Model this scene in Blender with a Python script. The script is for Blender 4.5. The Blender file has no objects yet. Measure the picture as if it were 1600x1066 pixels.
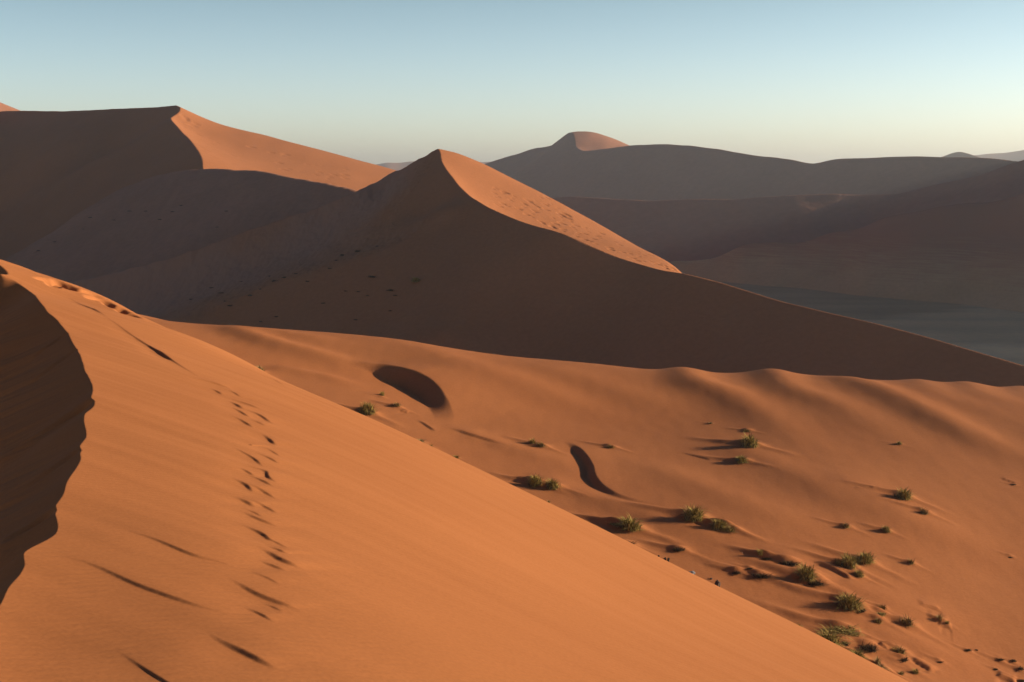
import bpy, math, random
import numpy as np
from mathutils import Vector, Matrix

# ------------------------------------------------------------------ camera / world / sun
S = bpy.context.scene
F = 2000.0; CX = 800.0; CY = 533.0; HOR = 275.0          # photo pixels: focal length, centre, horizon row
PITCH = math.atan((CY - HOR) / F)
cd = bpy.data.cameras.new('camera'); cam = bpy.data.objects.new('camera', cd)
S.collection.objects.link(cam); S.camera = cam
cd.lens = 36 * F / 1600; cd.sensor_width = 36
cd.clip_start = 0.1; cd.clip_end = 90000
cam.location = (0, 0, 0); cam.rotation_euler = (math.pi/2 - PITCH, 0, 0)

SUN_EL = math.radians(13.0); SUN_AZ = math.radians(84.0)  # azimuth from +Y (view direction) towards +X (right)
w = bpy.data.worlds.new("World"); S.world = w; w.use_nodes = True
nt = w.node_tree; bg = nt.nodes['Background']
sky = nt.nodes.new('ShaderNodeTexSky'); sky.sky_type = 'NISHITA'; sky.sun_disc = False
sky.sun_elevation = SUN_EL; sky.sun_rotation = SUN_AZ
sky.altitude = 600; sky.air_density = 1.0; sky.dust_density = 1.3; sky.ozone_density = 1.5
# dusty air low over the horizon: brighter and paler there, deeper overhead
tcw = nt.nodes.new('ShaderNodeTexCoord'); sep = nt.nodes.new('ShaderNodeSeparateXYZ'); nt.links.new(tcw.outputs['Generated'], sep.inputs[0])
rmp = nt.nodes.new('ShaderNodeValToRGB'); el = rmp.color_ramp.elements
el[0].position = 0.0; el[0].color = (1.0, 1.03, 1.22, 1); el[1].position = .6; el[1].color = (.028, .075, .155, 1)
e2 = rmp.color_ramp.elements.new(.135); e2.color = (.575, .61, .62, 1); e3 = rmp.color_ramp.elements.new(.3); e3.color = (.07, .13, .25, 1)
nt.links.new(sep.outputs['Z'], rmp.inputs[0])
mulw = nt.nodes.new('ShaderNodeMixRGB'); mulw.blend_type = 'MULTIPLY'; mulw.inputs[0].default_value = 1
nt.links.new(sky.outputs[0], mulw.inputs[1]); nt.links.new(rmp.outputs[0], mulw.inputs[2])
azm = nt.nodes.new('ShaderNodeMath'); azm.operation = 'MULTIPLY_ADD'; azm.inputs[1].default_value = .13; azm.inputs[2].default_value = 1.02   # brighter towards the sun's side
nt.links.new(sep.outputs['X'], azm.inputs[0])
scw = nt.nodes.new('ShaderNodeVectorMath'); scw.operation = 'SCALE'; nt.links.new(mulw.outputs[0], scw.inputs[0]); nt.links.new(azm.outputs[0], scw.inputs['Scale'])
nt.links.new(scw.outputs[0], bg.inputs[0]); bg.inputs[1].default_value = 0.15
sd = bpy.data.lights.new('sun', 'SUN'); so = bpy.data.objects.new('sun', sd); S.collection.objects.link(so)
sd.energy = 5.0; sd.angle = math.radians(0.5); sd.color = (1.0, 0.745, 0.49)
sv = Vector((math.sin(SUN_AZ)*math.cos(SUN_EL), math.cos(SUN_AZ)*math.cos(SUN_EL), math.sin(SUN_EL)))
so.rotation_euler = sv.to_track_quat('Z', 'Y').to_euler()
S.view_settings.view_transform = 'Standard'; S.view_settings.look = 'None'
S.view_settings.exposure = 0.77; S.view_settings.gamma = 1.0
S.render.engine = 'CYCLES'
S.cycles.max_bounces = 6; S.cycles.diffuse_bounces = 1; S.cycles.volume_bounces = 1

# ------------------------------------------------------------------ geometry helpers
cp, sp_ = math.cos(PITCH), math.sin(PITCH)
def ray(px, py):
    a = (px - CX) / F; b = (CY - py) / F
    x, y, z = a, cp + b*sp_, -sp_ + b*cp
    return x / y, 1.0, z / y
def P(px, py, d):
    r = ray(px, py); return (r[0]*d, d, r[2]*d)
def PP(lst): return [P(*q) for q in lst]

class TPS:
    def __init__(s, pts, lam=0.0):
        p = np.array(pts, float); s.c = p[:, :2].mean(0); s.k = max(1e-6, p[:, :2].std())
        q = (p[:, :2] - s.c) / s.k; s.q = q; n = len(q)
        K = s.U(((q[:, None] - q[None])**2).sum(-1)) + lam*np.eye(n)
        Q = np.c_[np.ones(n), q]
        A = np.zeros((n+3, n+3)); A[:n, :n] = K; A[:n, n:] = Q; A[n:, :n] = Q.T
        b = np.zeros(n+3); b[:n] = p[:, 2]
        s.w = np.linalg.lstsq(A, b, rcond=None)[0]
    @staticmethod
    def U(r2): return 0.5*r2*np.log(r2 + 1e-12)
    def __call__(s, x, y):
        x = np.asarray(x, float); y = np.asarray(y, float); sh = x.shape
        X = (x.ravel() - s.c[0])/s.k; Y = (y.ravel() - s.c[1])/s.k
        out = s.w[-3] + s.w[-2]*X + s.w[-1]*Y
        for (a, b), wt in zip(s.q, s.w):
            out += wt*s.U((X-a)**2 + (Y-b)**2)
        return out.reshape(sh)

def sheet(crest, n, slope, downs, ups=()):
    """Control points of a tilted sheet through a crest: n = fall direction (vector or 'left'/'right' of travel)."""
    out = list(crest); m = len(crest)
    for i, p in enumerate(crest):
        if isinstance(n, str):
            a = crest[max(0, i-1)]; b = crest[min(m-1, i+1)]
            t = np.array([b[0]-a[0], b[1]-a[1]]); t /= np.hypot(*t)
            v = np.array([t[1], -t[0]]) if n == 'right' else np.array([-t[1], t[0]])
        else:
            v = np.array(n, float); v /= np.hypot(*v)
        for s_ in downs: out.append((p[0]+v[0]*s_, p[1]+v[1]*s_, p[2]-slope*s_))
        for s_ in ups: out.append((p[0]-v[0]*s_, p[1]-v[1]*s_, p[2]+slope*s_))
    return out

def smin(a, b, k):
    h = np.clip(0.5 + 0.5*(b-a)/k, 0, 1)
    return b*(1-h) + a*h - k*h*(1-h)
def smax(a, b, k): return -smin(-a, -b, k)

_r = np.random.RandomState(7); PERM = _r.permutation(512); GRAD = _r.uniform(0, 2*np.pi, 512)
def noise(x, y, seed=0):
    x = np.asarray(x, float); y = np.asarray(y, float)
    xi = np.floor(x).astype(int); yi = np.floor(y).astype(int); xf = x-xi; yf = y-yi
    def g(ix, iy):
        h = PERM[(PERM[(ix + seed*37) % 512] + iy) % 512]; a = GRAD[h]
        return np.cos(a), np.sin(a)
    u = xf*xf*xf*(xf*(xf*6-15)+10); v = yf*yf*yf*(yf*(yf*6-15)+10)
    def d(ox, oy):
        gx, gy = g(xi+ox, yi+oy); return gx*(xf-ox) + gy*(yf-oy)
    a = d(0,0)*(1-u) + d(1,0)*u; b = d(0,1)*(1-u) + d(1,1)*u
    return (a*(1-v) + b*v)*1.5
def fbm(x, y, o=4, seed=0):
    t = 0; a = 1.0
    for i in range(o):
        t = t + a*noise(x*2**i, y*2**i, seed+i); a *= .5
    return t

def cast(H, px, py, d0, d1, n=1500):
    """First hit of the photo ray with height function H, between distances d0 and d1."""
    r = ray(px, py); d = np.geomspace(d0, d1, n)
    x = r[0]*d; z = r[2]*d; h = H(x, d)
    b = np.nonzero(z < h)[0]
    if len(b) == 0: return (float(x[-1]), float(d[-1]), float(h[-1]))
    i = max(1, b[0]); f0 = z[i-1]-h[i-1]; f1 = z[i]-h[i]; t = f0/(f0-f1+1e-12); t = min(max(t, 0), 1)
    D = d[i-1] + (d[i]-d[i-1])*t; return (float(r[0]*D), float(D), float(H(np.array([r[0]*D]), np.array([D]))[0]))

def catmull(pts, step):
    p = np.array(pts, float)
    if len(p) < 3: q = p
    else:
        out = []
        for i in range(len(p)-1):
            a = p[max(0, i-1)]; b = p[i]; c = p[i+1]; e = p[min(len(p)-1, i+2)]
            for t in np.linspace(0, 1, 8, endpoint=False):
                out.append(.5*((2*b) + (c-a)*t + (2*a-5*b+4*c-e)*t*t + (3*b-a-3*c+e)*t**3))
        out.append(p[-1]); q = np.array(out)
    return q

def frame(line):
    """Chord frame of a gently curved line: origin, unit tangent, length and offset function v = f(u)."""
    L = np.array(line, float)[:, :2]; a = L[0]; e = L[-1]-a; n = np.hypot(*e); e = e/n
    u = (L-a)@e; v = (L-a)@np.array([-e[1], e[0]])
    o = np.argsort(u); return a, e, n, u[o], v[o]
def sstep(x): x = np.clip(x, 0, 1); return x*x*(3-2*x)
def bump(Z, X, Y, line, h, wd, a=.25, b=.25):
    """Rounded ridge or trough laid along a line as a smooth string of soft mounds."""
    L = np.array(line, float)[:, :2]; seg = np.hypot(*np.diff(L, axis=0).T); cum = np.r_[0, np.cumsum(seg)]
    n = max(4, int(cum[-1]/(wd*.5))); t = np.linspace(0, cum[-1], n); ds = cum[-1]/(n-1)
    px = np.interp(t, cum, L[:, 0]); py = np.interp(t, cum, L[:, 1]); tt = t/cum[-1]
    ee = sstep(tt/max(a, 1e-6))*sstep((1-tt)/max(b, 1e-6))
    m = (X > px.min()-3*wd) & (X < px.max()+3*wd) & (Y > py.min()-3*wd) & (Y < py.max()+3*wd)
    x = X[m]; y = Y[m]; acc = np.zeros_like(x)
    for q in range(n):
        if ee[q] > 0: acc += ee[q]*np.exp(-((x-px[q])**2+(y-py[q])**2)/wd**2)
    Z[m] += h*acc*ds/(wd*1.7725)
def scarp(Z, X, Y, line, h, face, back, front, a=.2, b=.2, frac=.5, soft=0.0):
    """A small slip face: high on the sunny (+X) side of the line, dropping away from the sun over 'face' metres."""
    o, e, n, u, v = frame(line); R = 3.2*max(back, front)
    lo = np.minimum(o, o+e*n)-R; hi = np.maximum(o, o+e*n)+R
    m = (X > lo[0]) & (X < hi[0]) & (Y > lo[1]) & (Y < hi[1])
    dx = X[m]-o[0]; dy = Y[m]-o[1]; U = dx*e[0]+dy*e[1]; Vv = -dx*e[1]+dy*e[0]
    s = Vv - np.interp(U, u, v)
    if -e[1] < 0: s = -s
    if soft: s = s - soft*(1-sstep(np.abs(s)/soft))*0
    E = sstep(U/n/a)*sstep((1-U/n)/b)
    top = h*frac; bot = -h*(1-frac)
    right = top*np.exp(-(np.maximum(s, 0)/back)**1.2)
    q = np.clip(-s/face, 0, 1); q = q*q*(3-2*q)*.35 + q*.65
    left = np.where(-s < face, top + (bot-top)*q, bot*np.exp(-((np.maximum(-s-face, 0)/front)**1.3)))
    Z[m] += np.where(s > 0, right, left)*E
def pit(Z, X, Y, x, y, rx, ry, ang, depth, rim=.35):
    R = 3*max(rx, ry); m = (abs(X-x) < R) & (abs(Y-y) < R)
    dx = X[m]-x; dy = Y[m]-y; c, s = math.cos(ang), math.sin(ang)
    u = (dx*c+dy*s)/rx; v = (-dx*s+dy*c)/ry; r2 = u*u+v*v
    Z[m] += -depth*np.exp(-r2**1.5) + depth*rim*np.exp(-((np.sqrt(r2)-1.35)/.35)**2)

def grid_mesh(name, X, Y, Z, mat):
    nr, nc = X.shape
    me = bpy.data.meshes.new(name)
    co = np.stack([X, Y, Z], -1).reshape(-1, 3).astype(np.float32)
    i = np.arange(nr*nc).reshape(nr, nc)
    q = np.stack([i[:-1, :-1], i[:-1, 1:], i[1:, 1:], i[1:, :-1]], -1).reshape(-1, 4)
    me.vertices.add(len(co)); me.vertices.foreach_set('co', co.ravel())
    me.loops.add(q.size); me.loops.foreach_set('vertex_index', q.ravel().astype(np.int32))
    me.polygons.add(len(q)); me.polygons.foreach_set('loop_start', np.arange(0, q.size, 4, dtype=np.int32))
    try: me.polygons.foreach_set('loop_total', np.full(len(q), 4, dtype=np.int32))
    except Exception: pass
    me.polygons.foreach_set('use_smooth', np.ones(len(q), bool))
    me.update(calc_edges=True); me.materials.append(mat)
    o = bpy.data.objects.new(name, me); S.collection.objects.link(o); o['kind'] = 'structure'
    return o
def polar(r0, r1, nr, ucore, ncore, uouter, nouter):
    """Rows at geometric distances, columns fanned out: dense over the view, coarser beside it."""
    r = nr if isinstance(nr, np.ndarray) else np.geomspace(r0, r1, nr)
    lo = -np.linspace(uouter, ucore, nouter, endpoint=False)
    hi = np.linspace(ucore, uouter, nouter+1)[1:]
    a = np.r_[lo, np.linspace(-ucore, ucore, ncore), hi]
    A, R = np.meshgrid(a, r)
    return R*np.sin(A), R*np.cos(A)

# ------------------------------------------------------------------ materials
def sand_mat(name, col, col2, scale=0.08, ripple=0.0, rscale=8.0, rdir=0.4, fine=0.0, fscale=60.0):
    m = bpy.data.materials.new(name); m.use_nodes = True; t = m.node_tree; N = t.nodes; Lk = t.links
    b = N['Principled BSDF']; b.inputs['Roughness'].default_value = .95
    b.inputs['Specular IOR Level'].default_value = .08
    if 'Diffuse Roughness' in b.inputs: b.inputs['Diffuse Roughness'].default_value = .15
    tc = N.new('ShaderNodeTexCoord')
    n1 = N.new('ShaderNodeTexNoise'); n1.inputs['Scale'].default_value = scale; n1.inputs['Detail'].default_value = 6
    n1.inputs['Roughness'].default_value = .55
    Lk.new(tc.outputs['Object'], n1.inputs['Vector'])
    cr = N.new('ShaderNodeValToRGB'); cr.color_ramp.elements[0].position = .3; cr.color_ramp.elements[1].position = .7
    cr.color_ramp.elements[0].color = (*col, 1); cr.color_ramp.elements[1].color = (*col2, 1)
    Lk.new(n1.outputs['Fac'], cr.inputs['Fac'])
    g = N.new('ShaderNodeTexNoise'); g.inputs['Scale'].default_value = fscale; g.inputs['Detail'].default_value = 3
    Lk.new(tc.outputs['Object'], g.inputs['Vector'])
    mr = N.new('ShaderNodeMapRange'); mr.inputs['From Min'].default_value = .25; mr.inputs['From Max'].default_value = .75
    mr.inputs['To Min'].default_value = .93; mr.inputs['To Max'].default_value = 1.07
    Lk.new(g.outputs['Fac'], mr.inputs['Value'])
    mx = N.new('ShaderNodeVectorMath'); mx.operation = 'SCALE'
    Lk.new(cr.outputs['Color'], mx.inputs[0]); Lk.new(mr.outputs[0], mx.inputs['Scale'])
    Lk.new(mx.outputs[0], b.inputs['Base Color'])
    last = None
    if fine > 0:
        bp = N.new('ShaderNodeBump'); bp.inputs['Strength'].default_value = 1; bp.inputs['Distance'].default_value = fine
        Lk.new(g.outputs['Fac'], bp.inputs['Height']); last = bp
    if ripple > 0:
        mp = N.new('ShaderNodeMapping'); mp.inputs['Rotation'].default_value = (0, 0, rdir)
        Lk.new(tc.outputs['Object'], mp.inputs['Vector'])
        wv = N.new('ShaderNodeTexWave'); wv.inputs['Scale'].default_value = rscale
        wv.inputs['Distortion'].default_value = 6; wv.inputs['Detail'].default_value = 2
        wv.inputs['Detail Scale'].default_value = .6
        Lk.new(mp.outputs[0], wv.inputs['Vector'])
        b2 = N.new('ShaderNodeBump'); b2.inputs['Strength'].default_value = 1; b2.inputs['Distance'].default_value = ripple
        Lk.new(wv.outputs['Fac'], b2.inputs['Height'])
        if last: Lk.new(last.outputs[0], b2.inputs['Normal'])
        last = b2
    if last: Lk.new(last.outputs[0], b.inputs['Normal'])
    return m
def terrace_mat():
    m = sand_mat('sand_central_dune', (0.355, 0.149, 0.066), (0.400, 0.169, 0.075), .02, fine=.12, fscale=.6)
    t = m.node_tree; b = t.nodes['Principled BSDF']; src_ = b.inputs['Base Color'].links[0].from_socket
    a = t.nodes.new('ShaderNodeAttribute'); a.attribute_name = 'terrace_grey'  # mask that mixes a greyer colour over the terrace
    mu = t.nodes.new('ShaderNodeMath'); mu.operation = 'MULTIPLY'; mu.inputs[1].default_value = .75; t.links.new(a.outputs['Fac'], mu.inputs[0])
    mx = t.nodes.new('ShaderNodeMixRGB'); t.links.new(mu.outputs[0], mx.inputs[0]); t.links.new(src_, mx.inputs[1]); mx.inputs[2].default_value = (.39, .215, .145, 1)
    t.links.new(mx.outputs[0], b.inputs['Base Color']); return m
M_terr = terrace_mat()
SAND_A = (0.375, 0.149, 0.056); SAND_B = (0.415, 0.169, 0.064)
M_fore = sand_mat('sand_foreground', SAND_A, SAND_B, .25, ripple=.0011, rscale=3.2, rdir=1.15, fine=.0015, fscale=30)
M_val = sand_mat('sand_valley', (0.365, 0.141, 0.054), (0.410, 0.164, 0.063), .05, fine=.02, fscale=3)
M_dune = sand_mat('sand_dune', (0.355, 0.149, 0.066), (0.400, 0.169, 0.075), .02, fine=.12, fscale=.6)
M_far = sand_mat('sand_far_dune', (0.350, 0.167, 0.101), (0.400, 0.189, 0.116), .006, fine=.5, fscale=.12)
def pan_mat(base='pan'):
    """Gravel plain: grey-green soil with pale grassy sweeps; used too for the gravel apron at the foot of the right-hand slope."""
    m = sand_mat(base+'_soil', (.47, .325, .155), (.57, .40, .195), .012, fine=.1, fscale=.3)
    t = m.node_tree; N = t.nodes; L_ = t.links; b = N['Principled BSDF']
    src_ = b.inputs['Base Color'].links[0].from_socket
    tc = N.new('ShaderNodeTexCoord'); sx = N.new('ShaderNodeSeparateXYZ'); L_.new(tc.outputs['Object'], sx.inputs[0])
    mp = N.new('ShaderNodeMapping'); mp.inputs['Scale'].default_value = (.004, .03, 1); mp.inputs['Rotation'].default_value = (0, 0, -.12)
    L_.new(tc.outputs['Object'], mp.inputs['Vector'])
    ns = N.new('ShaderNodeTexNoise'); ns.inputs['Scale'].default_value = 1; ns.inputs['Detail'].default_value = 7; L_.new(mp.outputs[0], ns.inputs['Vector'])
    if base == 'pan':
        d1 = N.new('ShaderNodeVectorMath'); d1.operation = 'DOT_PRODUCT'; d1.inputs[1].default_value = (.66, -.75, 0); L_.new(tc.outputs['Object'], d1.inputs[0])
        w1 = N.new('ShaderNodeMath'); w1.operation = 'MULTIPLY_ADD'; w1.inputs[1].default_value = 90; L_.new(ns.outputs['Fac'], w1.inputs[0]); L_.new(d1.outputs['Value'], w1.inputs[2])
        r1 = N.new('ShaderNodeMapRange'); r1.interpolation_type = 'SMOOTHSTEP'; r1.inputs['From Min'].default_value = -450; r1.inputs['From Max'].default_value = -415
        r1.inputs['To Min'].default_value = .9; r1.inputs['To Max'].default_value = 1.35; L_.new(w1.outputs[0], r1.inputs['Value'])
        r2 = N.new('ShaderNodeMapRange'); r2.inputs['From Min'].default_value = .35; r2.inputs['From Max'].default_value = .65
        r2.inputs['To Min'].default_value = .93; r2.inputs['To Max'].default_value = 1.07; L_.new(ns.outputs['Fac'], r2.inputs['Value'])
        r3 = N.new('ShaderNodeMapRange'); r3.inputs['From Min'].default_value = 735; r3.inputs['From Max'].default_value = 705
        r3.inputs['To Min'].default_value = 1; r3.inputs['To Max'].default_value = 1.3; L_.new(sx.outputs['Y'], r3.inputs['Value'])
        m1 = N.new('ShaderNodeMath'); m1.operation = 'MULTIPLY'; L_.new(r1.outputs[0], m1.inputs[0]); L_.new(r2.outputs[0], m1.inputs[1])
        m2 = N.new('ShaderNodeMath'); m2.operation = 'MULTIPLY'; L_.new(m1.outputs[0], m2.inputs[0]); L_.new(r3.outputs[0], m2.inputs[1])
        sc = N.new('ShaderNodeVectorMath'); sc.operation = 'SCALE'; L_.new(src_, sc.inputs[0]); L_.new(m2.outputs[0], sc.inputs['Scale'])
        L_.new(sc.outputs[0], b.inputs['Base Color'])
    else:
        w1 = N.new('ShaderNodeMath'); w1.operation = 'MULTIPLY_ADD'; w1.inputs[1].default_value = 40; L_.new(ns.outputs['Fac'], w1.inputs[0]); L_.new(sx.outputs['Z'], w1.inputs[2])
        r1 = N.new('ShaderNodeMapRange'); r1.interpolation_type = 'SMOOTHSTEP'; r1.inputs['From Min'].default_value = -70; r1.inputs['From Max'].default_value = -28
        L_.new(w1.outputs[0], r1.inputs['Value'])
        mx = N.new('ShaderNodeMixRGB'); L_.new(r1.outputs[0], mx.inputs[0]); L_.new(src_, mx.inputs[1]); mx.inputs[2].default_value = (.36, .165, .095, 1)
        L_.new(mx.outputs[0], b.inputs['Base Color'])
    return m
M_apron = pan_mat('apron')
M_pan = pan_mat()

# ------------------------------------------------------------------ foreground dune
crest_px = [(0,948,8.0),(85,835,10.5),(126,716,14.5),(142,625,18.5),(125,553,23),(90,502,29),(40,452,36),(0,428,41.5)]
sil = [(0,399,46),(100,446,40),(230,497,32.5),(400,575,27),(560,645,24),(700,707,23.2),(850,785,22.6),(1000,855,22),(1120,915,21.3),(1250,975,20.5),(1400,1055,19.5)]
# windward slope: quartic surface fitted to the crest, to the brow (where the sight line only grazes it) and to how steeply it leans
GXT = [(100,1050,7.2,-.03),(50,950,8.3,-.08),(200,900,10.3,-.20),(300,1050,8,-.22),(130,800,12,-.23),(200,700,16,-.27),(180,600,20.5,-.28),(100,490,30,-.30),
       (300,600,22,-.32),(300,800,13.5,-.29),(450,700,19,-.40),(450,850,14,-.39),(600,900,14.5,-.43),(700,800,19,-.46),(500,1050,9.4,-.29),(700,1050,10.9,-.34),
       (850,900,18,-.46),(1000,950,18,-.46),(1000,1050,14.2,-.41),(1200,1050,16.5,-.40),(1100,930,20,-.47),(1380,1050,19.2,-.42),(250,520,31,-.40),(400,600,25,-.42)]
def fit_windward():
    ox, oy, sc = -2.0, 20.0, 15.0
    ex = [(i, j) for i in range(5) for j in range(5) if i+j <= 4]
    def row(x, y, dx=0, dy=0):
        X = (x-ox)/sc; Y = (y-oy)/sc; r = []
        for i, j in ex:
            c = 1.0; a, b = i, j
            for _ in range(dx): c *= a/sc; a -= 1
            for _ in range(dy): c *= b/sc; b -= 1
            r.append(0.0 if c == 0 else c * X**max(a, 0) * Y**max(b, 0))
        return np.array(r)
    A = []; B = []
    def eq(r, v, w): A.append(r*w); B.append(v*w)
    for px, py, d in crest_px:
        x, y, z = P(px, py, d); eq(row(x, y), z, 4/max(1, d/15))
    for px, py, d in sil:
        x, y, z = P(px, py, d); u = x/y; s_ = z/y
        eq(row(x, y), z, 8/max(1, d/15)); eq(u*row(x, y, 1, 0) + row(x, y, 0, 1), s_, 40)
    for px, py, d, g in GXT:
        x, y, z = P(px, py, d); eq(row(x, y, 1, 0), g, 24 if d < 13 else 12)
    for k_, (i, j) in enumerate(ex):
        r = np.zeros(len(ex)); r[k_] = 1; eq(r, 0, .02*(i+j))
    c = np.linalg.lstsq(np.array(A), np.array(B), rcond=None)[0]
    return lambda x, y: float(row(x, y)@c)
_pw = fit_windward()
brow = PP(sil)
ctrl = [(x, y, _pw(x, y)) for x, y, z in PP(crest_px) + brow + PP([g[:3] for g in GXT])]
for (px, py, d) in [(350,960,10.5),(850,1000,13),(550,760,20.5),(20,415,43),(150,440,36)]:
    x, y, z = P(px, py, d); ctrl.append((x, y, _pw(x, y)))
for i_, (x, y, z) in enumerate(brow):          # beyond the brow it rolls over and falls away
    z = _pw(x, y); u = z/y
    ctrl += [(x*1.06, y*1.06, z*1.06-.1), (x*1.2, y*1.2, z*1.2-.95), (x*1.5, y*1.5, z*1.5-4.3)]
ctrl += [(9,15,-8.3),(14,8,-10.0),(5,3,-4.9),(2,0,-3.2),(-1,2,-2.55),(-2.3,3,-2.4),(-2,-4,-2.2),(4,-8,-4.5),(30,10,-21),(-30,60,-3.6),(-24,52,-3.0),(0,90,-40),(40,70,-42),(-30,105,-38),(60,20,-40),(60,-20,-40),(20,-20,-15)]
_W0 = TPS(ctrl, 1e-6)
_du = []; _dv = []
for px, py, d in sil:      # small tilt, smooth across the slope, that puts the brow at its true height
    r = ray(px, py); dd = np.linspace(12, 60, 500); _du.append(r[0]); _dv.append(-float(((_W0(r[0]*dd, dd)-r[2]*dd)/dd).max()))
_dp = np.polyfit(_du + [-.47, .36], _dv + [_dv[0], _dv[-1]], 5)
def W_f(x, y):
    u = np.clip(np.asarray(x)/np.maximum(np.asarray(y), .5), -.47, .36)
    return _W0(x, y) + np.polyval(_dp, u)*np.clip(np.asarray(y), 0, 60)
crest_dense_px = [(0,948),(8,935),(17,915),(30,900),(41,880),(38,863),(62,849),(85,835),(86,815),(83,795),(94,777),(100,757),(115,736),(126,716),
    (127,695),(136,680),(131,656),(134,645),(146,633),(140,623),(145,610),(135,583),(125,553),(115,536),(106,524),(90,502),(75,487),(58,467),(40,450),(20,434),(0,428)]
crest3 = [cast(W_f, a, b, 5, 60) for a, b in crest_dense_px]
crest3 = [(-2.0,-6,float(W_f(np.array([-2.0]),np.array([-6.0]))[0])), (-2.3,2,float(W_f(np.array([-2.3]),np.array([2.]))[0])), (-2.75,5,float(W_f(np.array([-2.75]),np.array([5.]))[0]))] + crest3
crest3 += [(a_, b_, float(W_f(np.array([a_]),np.array([b_]))[0])) for a_, b_ in [(-14.2,34.),(-16.2,38.),(-18.8,42.5)]]
crest3 += [(-22,48,float(W_f(np.array([-22.]),np.array([48.]))[0])), (-30,56,float(W_f(np.array([-30.]),np.array([56.]))[0]))]
sl = []
for i, p in enumerate(crest3):
    sl.append(p)
    v = np.array([-.92, -.39])
    for s_ in (.5, 6, 20): sl.append((p[0]+v[0]*s_, p[1]+v[1]*s_, p[2]-.64*s_))
    if i % 3 == 0: sl.append((p[0]-v[0]*3, p[1]-v[1]*3, p[2]+.6*3))
SL_f = TPS(sl, 1e-6)
def H_fore0(x, y): return np.minimum(W_f(x, y), SL_f(x, y))
X, Y = polar(2.0, 110, np.r_[np.geomspace(2, 6.5, 70, endpoint=False), np.geomspace(6.5, 48, 1350, endpoint=False), np.geomspace(48, 110, 90)], .42, 1000, 1.9, 40)
Wz = W_f(X, Y); Sz = SL_f(X, Y)
# soft wind streaks running down-right, little scarps, footprints on the windward side
th = math.radians(-27); U = X*math.cos(th)+Y*math.sin(th); V = -X*math.sin(th)+Y*math.cos(th)
Wz += (.020*noise(U*.10, V*.55, 3) + .009*noise(U*.22, V*1.7, 5) + .0035*noise(U*.5, V*4.5, 6))*np.clip(np.hypot(X, Y)/12, .6, 1.3)
def fpl(pts): return catmull([cast(W_f, a, b, 5, 60)[:2] for a, b in pts], .1)
SC = [([(392,674),(408,676),(420,684),(434,697)],.05),([(388,694),(396,697)],.03),([(358,697),(380,708),(398,718),(412,729),(424,733)],.035),
 ([(384,724),(398,731),(417,738),(422,748),(438,759)],.05),([(354,743),(372,749),(388,758),(398,768)],.05),
 ([(364,773),(382,780),(402,790)],.05),([(376,795),(405,810),(441,824)],.045),([(368,818),(390,825),(412,836),(428,849)],.055),
 ([(404,855),(420,864),(445,880),(482,896)],.07),([(352,900),(375,913),(410,932),(480,959)],.055),([(180,824),(240,843),(300,868),(345,880),(373,891)],.04),
 ([(70,862),(140,880),(220,915),(300,943),(345,955),(369,966)],.045),([(325,984),(350,1000),(400,1025),(444,1047)],.06),
 ([(180,1010),(240,1050),(300,1085)],.03),
 ([(300,590),(330,598),(365,609)],.035),([(150,487),(205,522),(240,545),(290,577),(330,600)],.03),([(105,460),(140,480),(170,498)],.03),
 ([(370,635),(400,645),(428,663)],.04),([(385,655),(400,660),(418,668)],.025),([(350,618),(385,630),(410,640)],.025),([(230,538),(262,560),(290,570)],.03),
 ([(395,582),(420,590),(447,605)],.012)]
rs_ = random.Random(21)
cl_x = [(600,338),(640,385),(680,408),(720,402),(760,392),(800,405),(840,412),(880,440),(920,420),(960,415),(1000,390),(1050,405)]
for q in range(40):
    py_ = 596 + 370*(q/39.)**1.1 + rs_.uniform(-5, 5); px_ = np.interp(py_, [c[0] for c in cl_x], [c[1] for c in cl_x]) + rs_.uniform(-22, 16)
    hl = rs_.uniform(13, 24)*(1 + (py_-600)/700); cv = rs_.uniform(-.25, .1)
    if min(math.hypot(px_-c_[0][len(c_[0])//2][0], (py_-c_[0][len(c_[0])//2][1])*1.6) for c_ in SC) < 20: continue
    SC.append(([(px_-hl, py_-hl*.42+cv*hl*.2), (px_, py_+cv*hl*.6), (px_+hl, py_+hl*.5)], rs_.uniform(.018, .038)))
for pts, h in SC:
    ln = fpl(pts)
    h *= .34*max(.9, min(1.7, ln[len(ln)//2][1]/13.)); h *= 1.25; scarp(Wz, X, Y, ln, h, h*1.9, .35, .35, .6, .35, .7)
    bump(Wz, X, Y, [(p[0]-.12, p[1]-.12) for p in ln], -h*.35, .16, .5, .3)
FP = [(12,408),(28,413),(44,419),(58,424),(70,427),(84,431),(61,421),(92,440),(100,444),(76,438),(84,445),(112,449),(122,453),(128,448),(140,457),(150,461),(163,470),(178,478),(186,482),(200,490),(148,466),(104,438),(36,416)]
rnd = random.Random(4)
for a, b in FP:
    x, y, _ = cast(W_f, a, b+1, 5, 60)
    k = rnd.uniform(.7, 1.1)*min(1, 26/math.hypot(x, y))
    pit(Wz, X, Y, x, y, .55*k, .25*k, rnd.uniform(1.3, 2.1), .2*k, .06)
for pts, h, wd in [([(142,627),(100,655),(50,688),(0,717)],.10,.12),([(84,796),(50,820),(0,852)],.07,.09),([(120,545),(60,590),(0,628)],.04,.12),([(105,520),(50,560),(0,590)],.04,.1),([(127,700),(60,750),(0,790)],.04,.1)]:
    q = catmull([cast(SL_f, a, b, 4, 60)[:2] for a, b in pts], .1); bump(Sz, X, Y, q, -h, wd, .03, .3); bump(Sz, X, Y, [(p[0]-wd*1.6, p[1]-wd*.8) for p in q], h*.6, wd*1.5, .05, .3)
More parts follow.
